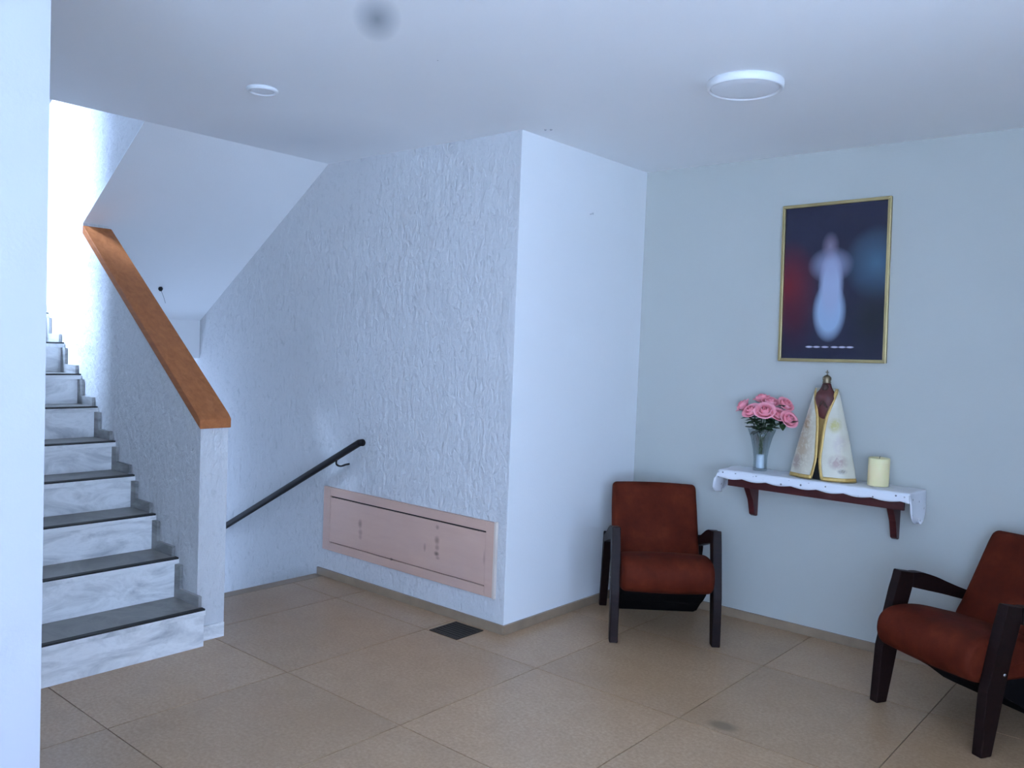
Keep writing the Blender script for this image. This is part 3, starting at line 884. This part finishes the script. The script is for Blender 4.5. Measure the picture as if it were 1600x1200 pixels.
lathe('dress', [(0, .11), (.094, .11), (.085, .2), (.06, .34), (.04, .44), (0, .45)], M['under_robe'], fg, 28, (0, 0), 1, .5)
lathe('dark_gap_core', [(0, 0), (.105, 0), (.105, .004), (.098, .06), (.092, .109), (0, .1095)], M['black'], fg, 28, (0, 0), 1, .5)  # black core added so the lower gap in the mantle stays dark
# bust: dark red veil, face, folded hands
lathe('veil', [(0, .507), (.012, .505), (.021, .495), (.026, .478), (.034, .462), (.050, .445), (.056, .42), (.054, .385), (.044, .345), (.028, .31), (0, .30)], M['robe'], fg, 24, (0, -.008), 1, .82)
bm = bmesh.new(); bmesh.ops.create_uvsphere(bm, u_segments=16, v_segments=12, radius=.0175)
for vtx in bm.verts:
    vtx.co.z *= 1.25
    if vtx.co.y < -.012 and abs(vtx.co.x) < .004 and -.006 < vtx.co.z < .005:
        vtx.co.y -= .004
for vtx in bm.verts:
    vtx.co += Vector((0, -.0225, .474))
face = link('face', from_bm(bm, 'face'), M['dark_skin'], fg, True)
bm = bmesh.new()
for sx in (-1, 1):
    bm_tube(bm, [(sx * .020, -.040, .375), (sx * .008, -.050, .392), (sx * .003, -.050, .412)], [.008, .007, .003], 8)
link('joined_hands', from_bm(bm, 'joined_hands'), M['dark_skin'], fg, True)
# crown with cross
cr = lathe('crown', [(.010, .497), (.020, .499), (.0215, .503), (.0185, .508), (.0215, .518), (.021, .528), (.013, .537), (.004, .541), (0, .5415)], M['gold'], fg, 20, (0, -.010))
bm = bmesh.new()
bm_box(bm, -.0022, .0022, -.0122, -.0078, .540, .566); bm_box(bm, -.0085, .0085, -.0122, -.0078, .5525, .557)
link('cross', from_bm(bm, 'cross'), M['gold'], cr)

# ------------------------------------------------------------------ framed picture (plain stand-in print)
M['gold_frame'] = simple('brass_frame', (.46, .36, .17), .35, .75, var=.2, vscale=12)
m, nt, b = new_mat('dark_print'); v = coords(nt)
c = mix(nt, noise(nt, v, 6, 4), (.020, .020, .036), (.036, .034, .058))
def wash(c, cx, cz_, rx, rz, col, amt, soft=1.0):
    a = N(nt, 'ShaderNodeMath', operation='MULTIPLY'); nt.links.new(blob(nt, v, (cx, 0, cz_), (rx, .5, rz), soft), a.inputs[0]); a.inputs[1].default_value = amt
    return mix(nt, a.outputs[0], c, col)
c = wash(c, -.24, -.02, .17, .26, (.16, .018, .022), .95)
c = wash(c, -.20, -.20, .12, .20, (.06, .012, .02), .7)
c = wash(c, .22, .09, .17, .20, (.075, .14, .20), .9)
c = wash(c, .20, -.20, .14, .22, (.024, .026, .026), .8)
c = wash(c, -.015, -.155, .092, .165, (.33, .42, .56), 1, .4)      # plain pale upright form
c = wash(c, -.010, -.02, .070, .19, (.36, .40, .53), 1, .45)
c = wash(c, -.015, .09, .125, .10, (.33, .34, .47), .8, .8)
c = wash(c, -.02, .19, .05, .08, (.27, .22, .29), .8, 1)
for k, xx in enumerate((-.115, -.075, -.03, .02, .06, .10)):
    c = wash(c, xx, -.343, .023, .0062, (.62, .58, .68), .8, .5)
nt.links.new(c, b.inputs['Base Color']); b.inputs['Roughness'].default_value = .3; b.inputs['Specular IOR Level'].default_value = .2
M['print'] = m
pw, ph, fr = .568, .846, .017
pc = thing('framed_picture', 'dark framed picture with a pale central form, gold frame on the wall', 'picture', (-1.648, YB, 1.904))
pc.rotation_euler = (0, -.018, 0)
for (n_, pl) in (('frame_rail', [(-pw / 2, ph / 2), (pw / 2, ph / 2), (pw / 2 - fr, ph / 2 - fr), (-pw / 2 + fr, ph / 2 - fr)]),
                 ('frame_rail', [(-pw / 2, -ph / 2), (pw / 2, -ph / 2), (pw / 2 - fr, -ph / 2 + fr), (-pw / 2 + fr, -ph / 2 + fr)]),
                 ('frame_rail', [(-pw / 2, -ph / 2), (-pw / 2, ph / 2), (-pw / 2 + fr, ph / 2 - fr), (-pw / 2 + fr, -ph / 2 + fr)]),
                 ('frame_rail', [(pw / 2, -ph / 2), (pw / 2, ph / 2), (pw / 2 - fr, ph / 2 - fr), (pw / 2 - fr, -ph / 2 + fr)])):
    prism(n_, pl, -.026, -.002, 1, M['gold_frame'], pc, .0025)
box('print', -pw / 2 + fr - .001, pw / 2 - fr + .001, -.014, -.004, -ph / 2 + fr - .001, ph / 2 - fr + .001, M['print'], pc)
